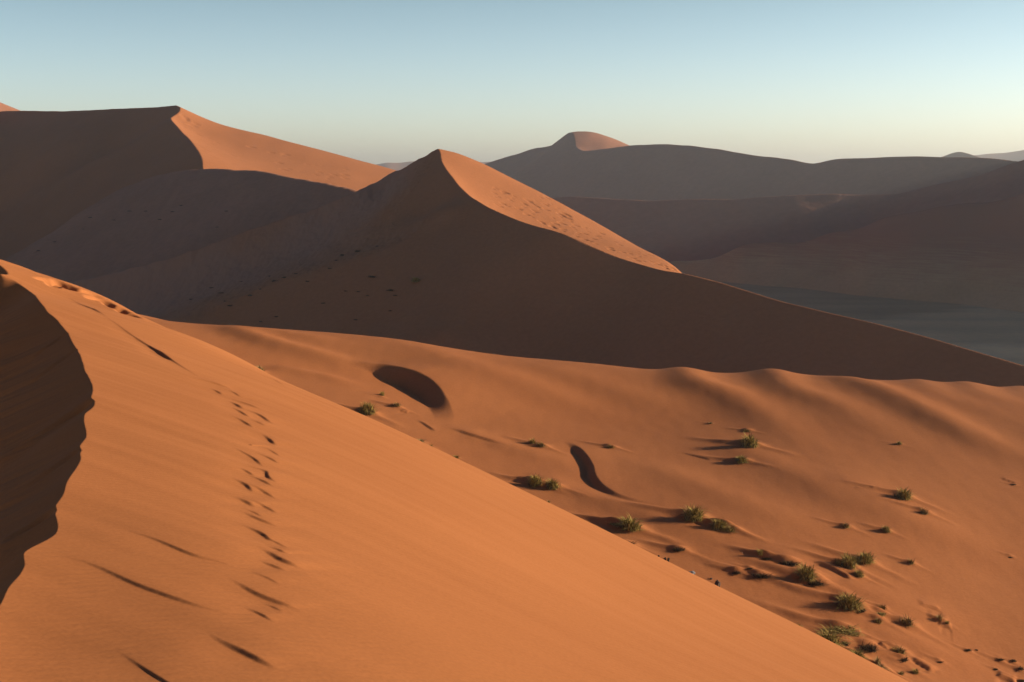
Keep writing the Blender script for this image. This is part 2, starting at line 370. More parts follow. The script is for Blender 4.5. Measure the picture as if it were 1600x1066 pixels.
Z = np.minimum(Wz, Sz + (.07*noise(V*1.6+U*.1, U*.10, 9)+.035*noise(V*5+U*.2, U*.2, 10)+.012*noise(V*14, U*.5, 12))*np.clip((W_f(X,Y)-SL_f(X,Y))/1.0, 0, 1))
rr_ = np.hypot(X, Y)
Z = np.maximum(Z, -60)
grid_mesh('foreground_dune', X, Y, Z, M_fore)

# ------------------------------------------------------------------ valley sand
vs = [(100,470,245),(225,494,240),(300,508,232),(400,510,226),(500,518,222),(640,533,220),(800,556,219),(920,569,219),(1000,577,219),(1110,582,220),(1280,588,222),(1430,597,225),(1600,607,228),(1750,612,232)]
vi = [(500,580,192),(600,640,172),(760,700,160),(900,640,188),(900,760,146),(1000,700,168),(1100,640,192),(1100,800,138),(1250,720,164),(1250,880,124),(1400,800,144),(1400,960,115),(1600,720,172),(1600,900,132),(1600,1066,107),(1400,1060,101),(1250,1000,106),(1750,1000,118)]
vp = PP(vs) + PP(vi)
vp += [(x, y+14, z-3.0-.2) for x, y, z in PP(vs)] + [(x, y+60, z-22) for x, y, z in PP(vs)] + [(x, y+110, z-34) for x, y, z in PP(vs)]
vp += [(-70,150,-24),(-60,100,-28),(0,80,-36),(30,60,-40),(80,60,-46),(140,120,-50),(150,220,-47),(-120,220,-20),(-120,120,-20),(180,20,-55),(60,0,-45)]
V_f = TPS(vp, 1e-4)
X, Y = polar(70, 360, 760, .42, 1000, 1.0, 60)
Z = V_f(X, Y)
def vl(pts, rev=False):
    q = catmull([cast(V_f, a, b, 70, 300)[:2] for a, b in pts], 1)
    return q
# broad swells: photo polylines of their crests, from the skyline down-right; height, left (shady) width, right width
SW = [([(1035,577),(1075,588),(1130,612),(1200,655),(1270,700),(1340,735)],1.15,3.6,4.4),
      ([(1168,580),(1215,592),(1290,625),(1380,670),(1480,720)],1.15,3.6,4.4),
      ([(1290,589),(1350,602),(1430,635),(1530,685),(1660,740)],1.0,3.6,4.4),
      ([(1390,592),(1450,606),(1520,632),(1620,670)],.7,3,4),
      ([(1478,597),(1520,606),(1580,628),(1680,670)],1.0,3.4,4.2),
      ([(1560,603),(1610,615),(1700,650)],.8,3,4),
      ([(350,512),(420,535),(500,556),(560,572),(600,583)],.9,2.6,3.6),
      ([(330,508),(400,515),(470,524),(560,545)],.5,3,4),
      ([(420,575),(470,583),(520,592),(570,605)],.55,1.8,2.6),
      ([(640,540),(740,575),(840,612),(940,645),(1040,668)],.6,4,6),
      ([(820,565),(900,590),(1000,625),(1080,655)],.5,4,6),
      ([(1000,720),(1100,765),(1230,812),(1350,850)],.4,3,5),
      ([(1180,852),(1300,905),(1400,940),(1500,965),(1600,1000)],.3,2,3.4),
      ([(1240,935),(1330,967),(1420,1005),(1520,1040),(1600,1062)],.35,1.8,2.6),
      ([(1300,735),(1400,800),(1500,845),(1640,900)],.45,3,5),
      ([(1130,690),(1230,735),(1330,790),(1430,835)],.35,2.6,4),
      ([(700,665),(800,700),(900,728)],.3,2,3),
      ([(820,735),(920,775),(1010,805),(1100,835),(1200,870)],.3,1.8,3)]
for pts, h, wl, wr in SW:
    q = vl(pts); bump(Z, X, Y, q, h*.8, (wl+wr)*.5, .12, .4)
Z += .25*noise(X*.05+Y*.02, Y*.025, 11) + .02*noise(X*.5, Y*.25, 13)
# slip faces of the two hollows
SCV = [([(703,664),(710,655),(703,635),(685,612),(660,595),(630,583),(600,573),(575,569),(548,562)],2.0,12,5,.6,.3),
       ([(1080,800),(1020,789),(978,779),(953,768),(938,757),(930,745),(927,732),(917,715),(901,698),(884,689)],.62,5,2.4,.5,.2),
       ([(800,700),(740,682),(700,668)],.2,7,4,.4,.3)]
for pts, h, bk, fr, a, b in SCV:
    q = vl(pts); scarp(Z, X, Y, q, h, h*1.55, bk, fr, a, b, .5)
# shrub list: photo x, y of the base, width in photo pixels, height / width, kind, label
from collections import namedtuple
PLANTS = [
 (573,645,28,.95,'tussock','bushy yellow-green tussock at the near brow, just below the large dark hollow'),
 (597,618,11,.8,'sprig','tiny golden sprig on the lower rim of the large dark hollow'),
 (620,634,17,.6,'dry','small dry tuft casting a long shadow under the large dark hollow'),
 (657,692,16,.5,'sprig','low green tuft half hidden by the brow, right of the yellow-green tussock under the hollow'),
 (671,700,14,.5,'sprig','second low green tuft peeping over the brow below the tip of the hollow'),
 (712,716,12,.5,'sprig','faint pale tuft just showing over the brow right of two low green ones'),
 (405,581,20,.6,'sprig','pale yellow grass blades over the brow, far up-slope and left of the large hollow'),
 (832,692,13,.7,'sprig','small golden sprig at the left end of the dry twiggy pair between the two hollows'),
 (845,697,20,.6,'dry','dry sandy-coloured twiggy clump between the two dark hollows'),
 (954,699,17,.45,'dry','thin dry tuft above and right of the small curved hollow'),
 (836,757,25,1.0,'tussock','left and taller bush of the close pair just above the brow'),
 (865,762,25,.85,'tussock','right and rounder bush of the close pair just above the brow'),
 (857,787,7,1.1,'sprig','single tiny green sprig on the brow under the close pair of bushes'),
 (986,825,38,.7,'tussock','broad green tussock near the brow with a low tail of leaves on its left'),
 (962,819,22,.4,'low','low trailing green growth at the left end of the broad tussock near the brow'),
 (1081,809,38,.8,'tussock','large round green bush throwing a long grey shadow in the middle of the slope'),
 (1124,824,26,.8,'tussock','middle bush on the right of the large round green one with the grey shadow'),
 (1141,829,26,.6,'dry','low brownish clump at the right end of the three-bush row in mid-slope'),
 (1171,697,30,.95,'tussock','dark green upright bush standing highest on the right-hand slope'),
 (1168,674,12,.5,'dry','small dark tuft just above the highest green bush'),
 (1159,721,22,.6,'tussock','small green bush just below the highest green bush'),
 (1110,662,8,.4,'sprig','tiny dark speck of a plant up-slope and left of the highest green bush'),
 (1405,694,10,.6,'sprig','tiny bright green sprig alone high on the right side'),
 (1411,777,28,.85,'tussock','green bush on the right side with a smaller brown clump below it'),
 (1443,802,20,.8,'dry','brown clump just below and right of the green bush on the right side'),
 (1322,823,17,.75,'dry','small twiggy plant left of its upright twin in the right middle of the slope'),
 (1385,830,15,.95,'tussock','small upright bush, the right-hand one of two below the green bush on the right side'),
 (1061,859,24,.5,'dark','dark brown low scrub on a drift a little above the black stump'),
 (979,850,26,.45,'dark','nearly black twigs standing in for the shaded side of a hummock on the brow'),  # dark twigs added in place of the shade on a hummock
 (1188,867,14,.8,'sprig','small yellow-green tuft at the head of a dry twiggy line'),
 (1198,873,18,.4,'dark','dark low twigs trailing right of the small yellow-green tuft'),
 (1231,881,32,.5,'dark','wide dark scrub mound left of the tall tussock on its brown base'),
 (1150,895,18,.5,'dark','small dark scrub, leftmost of the dark ones in the lower middle'),
 (1171,889,12,.5,'dark','very small dark tuft between the leftmost dark scrub and the brown twiggy one'),
 (1188,901,30,.55,'dark','brown twiggy scrub with a long shadow in the lower middle'),
 (1263,903,34,1.0,'tussock','tall tussock standing on a dark brown mound'),
 (1274,912,32,.5,'dark','dark dead growth spilling down the mound under the tall tussock'),
 (1324,884,30,.95,'tussock','yellow-green bush in the middle of the cluster on its own orange hummock'),
 (1351,877,30,.8,'tussock','dark green bush at the upper right end of the cluster on the orange hummock'),
 (1341,900,18,.8,'tussock','small bush at the lower end of the cluster on the orange hummock'),
 (1310,882,14,.9,'sprig','pale small tuft at the left end of the cluster on the orange hummock'),
 (1423,880,15,.9,'dry','single small dry plant right of the cluster on the orange hummock'),
 (1327,947,42,.8,'tussock','large rounded green tussock with a grey shadow, alone below the cluster'),
 (1347,955,18,.4,'dark','dark low twigs at the right foot of the large rounded tussock'),
 (1379,951,15,.9,'dry','upper dry twiggy plant of three right of the large rounded tussock'),
 (1374,960,20,.5,'low','middle low green plant of the three right of the large rounded tussock'),
 (1372,972,18,.75,'dry','lower dry plant of the three right of the large rounded tussock'),
 (1417,975,30,.75,'dry','brown-green twiggy bush casting a dark shadow to its left'),
 (1468,968,13,.85,'sprig','small green plant between thin dark drift edges at lower right'),
 (1480,974,9,.6,'sprig','pale tiny plant beside the small green one at lower right'),
 (1315,987,44,.55,'low','spreading green bush with a sharp lower edge at lower right'),
 (1337,993,16,.5,'sprig','small yellowish tuft at the right end of the spreading green bush'),
 (1292,1010,46,.85,'tussock','largest yellow-green tussock, rising from behind the brow at lower right'),
 (1319,1007,20,1.0,'dark','dark upright dead bush against the right side of the largest tussock'),
 (1357,1014,36,.65,'dark','dark ragged scrub in the middle of the lower right corner'),
 (1406,1020,26,.75,'dry','thin twiggy bush right of the dark ragged scrub'),
 (1338,1030,32,.7,'tussock','green bush behind the brow below the dark ragged scrub'),
 (1371,1036,12,1.1,'sprig','upright yellow-green tuft next to pale straw on the brow'),
 (1375,1047,24,.7,'straw','pale straw-coloured clump drooping on the brow'),
 (1249,983,12,1.0,'sprig','lone bright green tuft showing over the brow left of the largest tussock'),
 (1137,928,9,.7,'sprig','tiny green tuft on the brow right of the dark stone'),
 (1412,1032,20,.5,'dark','strip of dark dead twigs down-slope of the thin twiggy bush'),
 (1431,1052,14,.6,'sprig','small green tuft near the bottom edge right of the dead twigs'),
 (1408,1054,12,.6,'sprig','faint green tuft near the bottom edge below the dead twigs'),
 (1468,1035,11,.5,'dark','small dark tuft near the bottom edge, first to the right of the dead twig strip'),
 (1513,1016,12,.5,'dark','small dark tuft furthest up-slope in the bottom right corner'),
 (1526,1016,6,.6,'dark','dot-sized dark tuft immediately right of the furthest up-slope dark one'),
 (1563,1031,12,.5,'dark','left one of two dark tufts side by side in the bottom right corner'),
 (1584,1033,11,.6,'dark','right one of two dark tufts side by side in the bottom right corner'),
 (1556,1046,9,.5,'dark','small dark tuft below the side-by-side pair in the bottom right corner'),
 (1594,1045,14,.5,'dark','dark tuft cut by the right edge of the picture near the bottom'),
 (1597,1064,14,.5,'dark','dark tuft cut by the bottom right corner of the picture'),
 (1578,871,9,.4,'dark','single dark speck of a plant far right, midway down the slope'),
 (1584,757,8,.3,'dark','thin dark speck of a plant far right, higher up the slope'),
 (1037,879,18,.7,'stump','black broken stump standing on the brow'),
 (1081,897,12,.55,'stone','small blue-grey stone on the brow'),
 (1121,917,12,1.1,'stone','upright dark brown stone on the brow with a pale foot'),
 (1111,905,6,.5,'stone','tiny dark stone just above the upright one'),
 (1199,960,10,.3,'stick','short bleached stick lying on the brow'),
]
for (a, b, wpx, hr, kind, lab) in PLANTS:      # each shrub sits on a hummock of trapped sand with a drift tail up-slope
    if kind in ('stump', 'stick', 'stone'): continue
    x, y, _ = cast(lambda p, q: V_f(p, q), a, b, 70, 300); wm = wpx*y/F
    hh_ = .22*wm if kind != 'sprig' else .12*wm
    m = (abs(X-x) < 4*wm) & (abs(Y-y) < 4*wm)
    Z[m] += hh_*np.exp(-(((X[m]-x-.1*wm)/(.55*wm))**2 + ((Y[m]-y)/(.6*wm))**2))
    bump(Z, X, Y, [(x, y), (x-1.2*wm, y+.5*wm), (x-3.6*wm, y+2.0*wm)], hh_*.8, .35*wm, .01, .9)
    bump(Z, X, Y, [(x+.2*wm, y-.2*wm), (x+1.2*wm, y-1.0*wm), (x+2.6*wm, y-2.4*wm)], hh_*.35, .3*wm, .1, .8)
for pts, h in [([(1268,878),(1300,890),(1335,909)],.36),([(1435,946),(1455,950),(1472,956)],.2),([(1445,960),(1462,968),(1482,975)],.2),([(1465,974),(1478,977),(1488,982)],.22),
               ([(1374,1010),(1380,1015),(1390,1021)],.3),([(1420,1030),(1440,1040),(1460,1051)],.35),([(1555,1055),(1572,1060),(1590,1068)],.4),([(1060,705),(1090,712),(1115,719)],.1),
               ([(625,640),(638,643)],.2),([(648,655),(660,660),(672,668),(682,674)],.15),([(1340,995),(1400,1018)],.2),([(1255,1020),(1300,1035)],.15),([(800,748),(840,757)],.15),
               ([(1560,745),(1580,752),(1592,757)],.12),([(1330,765),(1370,768)],.12)]:
    scarp(Z, X, Y, vl(pts), h, h*1.3, .9, 1.6, .3, .2, .7)
Z += .012*fbm(X*.9, Y*.9, 3, 14)*np.clip(1-(Y-100)/90, .15, 1)
ZV = Z.copy(); XV, YV = X, Y
grid_mesh('valley_sand', X, Y, Z, M_val)
# lookup of the finished valley surface, for setting things down on it
_rv = np.hypot(XV[:, 0], YV[:, 0]); _av = np.arctan2(XV[0], YV[0])
def H_val(x, y):
    x = np.atleast_1d(x); y = np.atleast_1d(y)
    r = np.hypot(x, y); a = np.arctan2(x, y)
    i = np.clip(np.interp(r, _rv, np.arange(len(_rv))), 0, len(_rv)-1.001); j = np.clip(np.interp(a, _av, np.arange(len(_av))), 0, len(_av)-1.001)
    i0 = i.astype(int); j0 = j.astype(int); fi = i-i0; fj = j-j0
    return (ZV[i0,j0]*(1-fi)*(1-fj) + ZV[i0+1,j0]*fi*(1-fj) + ZV[i0,j0+1]*(1-fi)*fj + ZV[i0+1,j0+1]*fi*fj)

# ------------------------------------------------------------------ big central dune
main = PP([(683,231,600),(690,250,580),(700,268,560),(717,290,541),(737,308,526),(765,325,509),(800,340,495),(845,355,481),(880,365,470),(920,383,462),(960,400,454),(1000,413,445),(1040,424,435),(1090,432,423),(1195,463,403),(1280,486,386),(1420,520,367),(1600,572,345),(1750,610,330)])
Esk = PP([(710,236,606),(760,257,612),(800,278,612),(850,303,608),(900,330,604),(950,357,594),(1000,385,575),(1050,413,530)])
arm = PP([(640,255,606),(606,273,607),(560,297,599),(500,321,596),(430,345,593),(300,390,591),(200,418,597),(110,440,605),(0,462,622)])
spur = PP([(620,375,508),(560,395,507),(500,415,507),(450,430,509),(360,465,504),(280,498,499),(200,530,495)])
face = PP([(690,330,517),(700,350,509),(700,450,458),(700,520,428),(600,450,475),(600,500,455),(560,440,485),(500,460,486),(450,480,485),(500,520,460),(360,505,486)])
A_b = TPS(main[:8] + sheet(main[8:], 'right', .62, (50, 110), (30,)) + face + spur + [(x+9, y+28, z+9) for x, y, z in spur] + [(20,560,20),(-40,640,40),(-10,400,-75),(-60,340,-75)], 1e-4)
mid = PP([(600,297,597),(560,322,587),(500,347,585),(430,372,582),(300,418,580),(200,445,586),(110,467,594)])
T_b = TPS(arm + mid + spur + [(-36,600,13),(-20,560,16),(0,520,12),(-36,480,-14),(-200,400,-110),(-120,400,-85)], 1e-4)
B_b = TPS(main[:14] + Esk + sheet(main[14:], (.70, .71), .62, (25, 60, 150)) + sheet(main[2:12:2], (.9, -.3), -.0, ()) + [(-60,600,20),(-40,520,14),(-10,440,0),(40,400,-18),(120,560,-62),(100,650,-60),(60,680,-40),(0,700,-10)], 1e-4)
C_b = TPS(sheet(PP([(683,231,600)]) + arm, (-.45, .89), .5, (50, 150), (40, 90)), 1e-4)
D_b = TPS(sheet(PP([(683,230,602)]) + Esk + PP([(1090,432,425)]), (.62, .78), .55, (60, 160), (40, 90)) + [(x, y, z+12) for x, y, z in main[15:]] + [(x+60, y+70, z-5) for x, y, z in main[15:]], 1e-4)
def H_big(x, y):
    z = smin(A_b(x, y), T_b(x, y), 3.0)
    z = np.minimum(z, B_b(x, y)); z = smin(z, C_b(x, y), 1.5); z = smin(z, D_b(x, y), 2.0)
    return np.maximum(z, -100)
X, Y = polar(285, 820, 880, .42, 1400, .8, 30)
Z = H_big(X, Y)
_crease = A_b(X, Y) - B_b(X, Y)
_t = T_b(X, Y) < A_b(X, Y) + 1.5
Z += .4*noise(X*.02, Y*.02, 21) + .10*noise(X*.1, Y*.06, 22) + np.where(_t, .6*noise(X*.12, Y*.07, 23) + .3*noise(X*.35, Y*.25, 24) + .12*noise(X*.9, Y*.7, 28), 0)
# trampled and pocked sand on the sunny flank, below the summit
rp = random.Random(12)
def Hb(x, y): return H_big(np.atleast_1d(x), np.atleast_1d(y))
lit_pts = []
for q in range(120):
    t = rp.random(); px = 770 + 300*t; top = np.interp(px, [760,850,950,1050,1090], [257,303,357,413,432]); bot = np.interp(px, [765,845,920,1000,1090], [325,355,383,413,432])
    py = top + (bot-top)*min(.86, max(.08, rp.gauss(.55 + .15*t, .2 + .1*t)))
    x, y, _ = cast(Hb, px, py, 380, 640); kk = rp.uniform(.5, 1.5)*(1.5 if rp.random() < .15 else 1)
    pit(Z, X, Y, x, y, 1.15*kk, .6*kk, rp.uniform(-.5, .5), .5*kk, .12)
od = grid_mesh('central_dune', X, Y, Z, M_terr)
cs_ = np.sign(_crease); fl = (cs_[:-1,:-1]+cs_[:-1,1:]+cs_[1:,1:]+cs_[1:,:-1]); od.data.polygons.foreach_set('use_smooth', (np.abs(fl) == 4).ravel())   # crisp crest
at = od.data.attributes.new('terrace_grey', 'FLOAT', 'POINT')
at.data.foreach_set('value', sstep((A_b(X, Y)-T_b(X, Y)+1.0)/9.0 + .25*noise(X*.05, Y*.03, 26)).astype(np.float32).ravel())

# ------------------------------------------------------------------ left dunes
k = 1.15
Lmain = PP([(281,167,900*k),(281,174,890*k),(267,183,870*k),(285,205,820*k),(305,230,760*k),(316,250,720*k),(317,264,700*k),(325,290,655*k),(345,330,610*k),(370,380,570*k)])
Lleft = PP([(281,167,900*k),(200,169,960*k),(100,173,1030*k),(0,175,1100*k),(-120,180,1200*k)])
Lsky = PP([(340,192,915*k),(400,215,940*k),(480,241,960*k),(540,258,980*k),(606,273,1000*k),(660,288,1010*k)])
A_l = TPS(sheet(Lmain, 'right', .6, (60, 160), (40,)) + sheet(Lleft, (-.7, -.72), .55, (80, 200), (40,)), 1e-4)
B_l = TPS(Lmain + Lsky + sheet(Lleft, (.6, .8), .45, (80,), (60,)), 1e-4)
D_l = TPS(sheet(Lmain[:1] + Lsky, (.4, .92), .5, (80, 200), (60, 150)) + [(x, y, z+25) for x, y, z in Lleft[1:]] + [(x, y+80, z+5) for x, y, z in Lleft[1:]] + [(Lleft[0][0]-14, Lleft[0][1]+12, Lleft[0][2]+9), (Lleft[0][0]-30, Lleft[0][1]+30, Lleft[0][2]+16)], 1e-4)
X, Y = polar(620, 1700, 620, .42, 1000, .7, 20)
Z = np.minimum(A_l(X, Y), B_l(X, Y)); Z = smin(Z, D_l(X, Y), 2) - 200*sstep((np.arctan2(X, Y)+.07)/.25)
Z = np.maximum(Z + 1.2*noise(X*.01, Y*.01, 31) + .2*noise(X*.06, Y*.04, 32), -100)
for q in range(45):
    t = rp.random(); px = 285 + 260*t**1.5; top = np.interp(px, [281,340,400,480,606], [167,192,215,241,273]); bot = np.interp(px, [267,285,305,317,400,560], [183,205,230,264,266,297])
    if bot < top+4: continue
    x, y, _ = cast(lambda u_, v_: np.minimum(A_l(u_, v_), B_l(u_, v_)), px, top+(bot-top)*rp.uniform(.25, .8), 700, 1300); kk = rp.uniform(.6, 1.4)
    pit(Z, X, Y, x, y, 2.6*kk, 1.8*kk, .3, .4*kk, .2)
grid_mesh('left_dune', X, Y, Z, M_dune)
L2 = PP([(640,320,603),(560,297,648),(500,284,682),(450,275,711),(400,266,743),(360,262,762),(317,264,783),(260,270,801),(215,283,803),(150,318,782),(100,350,759),(20,395,733),(-80,450,700)])
def A2(x, y): return 4.3 + .32*(x+189) + .35*(y-783)
B2 = TPS(sheet(L2, 'right', .45, (50, 120), (40,)), 1e-3)
M_ridge = sand_mat('sand_left_ridge', (0.370, 0.183, 0.110), (0.430, 0.211, 0.129), .02, fine=.3, fscale=.3)
X, Y = polar(520, 1000, 520, .42, 1100, .7, 20)
Z = smin(A2(X, Y), B2(X, Y), 3) - 150*sstep((np.arctan2(X, Y)+.10)/.25)
Z = np.maximum(Z + .7*noise(X*.02, Y*.02, 41) + .6*noise(X*.07, Y*.04, 42) + .25*noise(X*.2, Y*.1, 43), -100)
grid_mesh('left_ridge', X, Y, Z, M_ridge)
L0 = PP([(-60,140,1600),(0,159,1620),(32,174,1650),(80,190,1680)])
X, Y = polar(1300, 2200, 160, .5, 300, .7, 10)
Z = np.minimum(TPS(sheet(L0, (-.8, -.6), .5, (80, 200), (60,)), 1e-3)(X, Y)+6, TPS(sheet(L0, (.75, -.3), .35, (80, 200), (60,)), 1e-3)(X, Y))
Z = Z - 200*sstep((np.arctan2(X, Y)+.36)/.2)
grid_mesh('far_left_dune', X, Y, np.clip(Z, -100, 150), M_far)

# ------------------------------------------------------------------ right-hand background dunes
R1 = PP([(a_, b_, d_*1.4) for a_, b_, d_ in [(700,275,2160),(765,254,2100),(800,243,2060),(840,230,2000),(868,224,1950),(888,209,1920),(900,228,1850),(915,236,1800),(963,231,1750),(1040,225,1690),(1100,231,1640),(1180,241,1580),(1240,249,1530),(1272,256,1500),(1300,251,1480),(1440,245,1400),(1572,251,1330),(1660,262,1300)]])
R1sky = PP([(a_, b_, d_*1.4) for a_, b_, d_ in [(903,208,1935),(929,215,1950),(963,230,1960),(1000,248,1970)]])
A_r = TPS(sheet(R1, (-.76, -.65), .56, (120, 280), (80,)), 1e-4)
B_r = TPS(R1 + R1sky + sheet(R1[1:5], (.3, .95), .4, (80,)) + sheet(R1[9:], (.6, .8), .35, (80, 200)), 1e-4)
D_r = TPS(sheet(R1[5:6] + R1sky, (.5, .86), .5, (60, 160), (50, 120)) + [(x, y, z+40) for x, y, z in R1[9:]] + [(x, y, z+12) for x, y, z in R1[1:5]], 1e-4)
X, Y = polar(1500, 3600, 760, .45, 1300, .7, 20)
Z = np.minimum(np.minimum(A_r(X, Y), B_r(X, Y)), D_r(X, Y))
Z = np.maximum(Z + 2.2*noise(X*.008, Y*.008, 51) + .8*noise(X*.03, Y*.02, 52), -100)
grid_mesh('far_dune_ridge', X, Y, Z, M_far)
def ridge(name, pts, nA, sA, nB, sB, r0, r1, k_, seed, mat, rough=1.0, afade=0.0):
    c = PP(pts)
    X, Y = polar(r0, r1, 620, .45, 1000, .8, 20)
    Z = smin(TPS(sheet(c, nA, sA, (80, 200), (60,)), 1e-3)(X, Y), TPS(sheet(c, nB, sB, (80, 200), (60,)), 1e-3)(X, Y), k_)
    Z = Z - 150*sstep((afade - np.arctan2(X, Y))/.2)
    Z = np.maximum(Z + rough*(1.5*noise(X*.01, Y*.01, seed) + .5*noise(X*.03, Y*.02, seed+1)), -100)
    return grid_mesh(name, X, Y, Z, mat)
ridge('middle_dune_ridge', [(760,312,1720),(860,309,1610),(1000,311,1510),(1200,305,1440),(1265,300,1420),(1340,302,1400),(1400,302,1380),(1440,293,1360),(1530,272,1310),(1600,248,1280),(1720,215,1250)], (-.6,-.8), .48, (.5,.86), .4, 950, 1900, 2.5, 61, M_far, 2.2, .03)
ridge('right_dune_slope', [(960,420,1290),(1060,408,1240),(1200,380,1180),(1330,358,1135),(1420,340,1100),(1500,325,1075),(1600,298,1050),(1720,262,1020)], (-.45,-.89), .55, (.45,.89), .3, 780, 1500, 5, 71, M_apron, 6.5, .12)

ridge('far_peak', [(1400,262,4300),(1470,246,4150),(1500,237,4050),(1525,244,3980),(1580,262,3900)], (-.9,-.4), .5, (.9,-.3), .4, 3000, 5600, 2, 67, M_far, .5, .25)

# big dune standing to the right of the picture: it keeps the pan and the far slopes in shade
yy = np.linspace(560, 2400, 200); xx = np.linspace(450, 1700, 200)
X, Y = np.meshgrid(xx, yy)
cx = 620 + .42*(Y-420) + 30*np.sin(Y/170); hz = 125 + 15*np.sin(Y/230) - 90*np.clip((720-Y)/150, 0, 1)**2
Z = hz - np.where(X < cx, .58*(cx-X), .4*(X-cx)) + 5*noise(X*.01, Y*.01, 95)
grid_mesh('right_side_dune', X, Y, np.maximum(Z, -100), M_far)

# ------------------------------------------------------------------ pan and far hills
X, Y = polar(100, 15000, 160, .6, 200, 3.1, 80)
Z = -95 + .6*noise(X*.006, Y*.006, 81)*np.clip(1-np.hypot(X, Y)/4000, 0, 1)
grid_mesh('ground', X, Y, Z, M_pan)
X, Y = polar(5500, 12000, 120, .5, 700, .8, 20)
a = np.arctan2(X, Y); r = np.hypot(X, Y)
hh = 70 + 45*noise(a*14, r*0+1.5, 91) + 12*noise(a*60, r*.0004, 92)
hh = hh + 90*np.exp(-((a+.02)/.05)**2)*0 + 130*np.clip((a-.30)/.1, 0, 1)
Z = -100 + (hh+95)*np.exp(-((r-8500)/1500)**2)
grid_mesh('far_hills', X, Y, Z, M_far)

# ------------------------------------------------------------------ hazy air
def haze():
    x0, x1, y0, y1, z0, z1 = -16000, 16000, -16000, 16000, -101.5, 235
    me = bpy.data.meshes.new('haze')
    v = [(x, y, z) for x in (x0, x1) for y in (y0, y1) for z in (z0, z1)]
    me.from_pydata(v, [], [(0,1,3,2),(4,6,7,5),(0,4,5,1),(2,3,7,6),(0,2,6,4),(1,5,7,3)])
    o = bpy.data.objects.new('haze', me); S.collection.objects.link(o); o['kind'] = 'stuff'
    m = bpy.data.materials.new('haze_air'); m.use_nodes = True; t = m.node_tree
    for n in list(t.nodes):
        if n.type == 'BSDF_PRINCIPLED': t.nodes.remove(n)
    pv = t.nodes.new('ShaderNodeVolumePrincipled'); pv.inputs['Density'].default_value = HAZE
    pv.inputs['Color'].default_value = (.74, .88, 1.0, 1); pv.inputs['Anisotropy'].default_value = .55
    out = [n for n in t.nodes if n.type == 'OUTPUT_MATERIAL'][0]
    t.links.new(pv.outputs[0], out.inputs['Volume']); me.materials.append(m)
HAZE = .00009
haze()

# ------------------------------------------------------------------ plants, stones and wood
def leaf_mat(name, c1, c2, c3):
    m = bpy.data.materials.new(name); m.use_nodes = True; t = m.node_tree; N = t.nodes
    b = N['Principled BSDF']; b.inputs['Roughness'].default_value = .8; b.inputs['Specular IOR Level'].default_value = .1
    g = N.new('ShaderNodeNewGeometry'); r = N.new('ShaderNodeValToRGB')
    r.color_ramp.elements[0].color = (*c1, 1); r.color_ramp.elements[1].color = (*c3, 1)
    e = r.color_ramp.elements.new(.55); e.color = (*c2, 1)
    t.links.new(g.outputs['Random Per Island'], r.inputs[0]); t.links.new(r.outputs[0], b.inputs['Base Color'])
    return m
ML = {'green': leaf_mat('leaf_green', (.12,.10,.028), (.33,.26,.07), (.58,.43,.14)),
      'dry': leaf_mat('leaf_dry', (.09,.06,.03), (.20,.13,.05), (.34,.25,.11)),
      'dark': leaf_mat('leaf_dark', (.018,.014,.010), (.045,.03,.018), (.10,.06,.03)),
      'straw': leaf_mat('leaf_straw', (.20,.15,.06), (.38,.29,.12), (.55,.44,.22)),
      'stem': leaf_mat('dead_stem', (.05,.035,.02), (.10,.065,.035), (.18,.12,.06))}
def blades(name, mat, n, seed, r0, spread, length, width, droop, up=1.0, sx=1.0):
    """Many thin arching blades from a common base, unit width about 1."""
    R = random.Random(seed); v = []; f = []
    lobes = [(R.uniform(0, 6.28), R.uniform(.0, .22), R.uniform(.7, 1.25)) for _ in range(7)]
    for i in range(n):
        la, lr, lk = lobes[i % 7]
        bx = math.cos(la)*lr + R.gauss(0, r0*.5); by = math.sin(la)*lr + R.gauss(0, r0*.5)
        az = R.uniform(0, 6.283); tilt = abs(R.gauss(0, spread)); L = length*lk*R.uniform(.55, 1.15); wd = width*R.uniform(.6, 1.3)
        dx, dy = math.cos(az), math.sin(az); px, py = -dy*wd, dx*wd
        x, y, z = bx*sx, by, -.04; el_ = math.pi/2 - tilt
        k0 = len(v); S_ = 4
        for s_ in range(S_+1):
            ww = 1 - (s_/S_)**1.5*.85
            v.append((x-px*ww, y-py*ww, z)); v.append((x+px*ww, y+py*ww, z))
            st = L/S_; x += dx*math.cos(el_)*st*sx; y += dy*math.cos(el_)*st; z += math.sin(el_)*st*up
            el_ -= droop*(s_+1)*.45*R.uniform(.6, 1.3); z = max(z, -.05)
        for s_ in range(S_):
            a = k0+2*s_; f.append((a, a+1, a+3, a+2))
    me = bpy.data.meshes.new(name); me.from_pydata(v, [], f); me.materials.append(mat); me.update()
    return me
KIND = {}   # kind -> list of variants, each a list of (part name, mesh)
KIND['tussock'] = [[('foliage', blades('foliage', ML['green'], 620, 10+q, .16, .75, .52, .017, .42, 1.0)), ('dead_stems', blades('dead_stems', ML['stem'], 130, 20+q, .2, 1.1, .42, .014, .6, .8))] for q in range(4)]
KIND['low'] = [[('foliage', blades('foliage', ML['green'], 420, 30+q, .25, 1.0, .38, .018, .5, .8, 1.3)), ('dead_stems', blades('dead_stems', ML['stem'], 90, 40+q, .25, 1.2, .36, .014, .6, .7, 1.3))] for q in range(2)]
KIND['dry'] = [[('twigs', blades('twigs', ML['dry'], 200, 50+q, .16, .9, .5, .013, .3, .85)), ('foliage', blades('foliage', ML['green'], 60, 60+q, .2, .8, .42, .016, .4))] for q in range(3)]
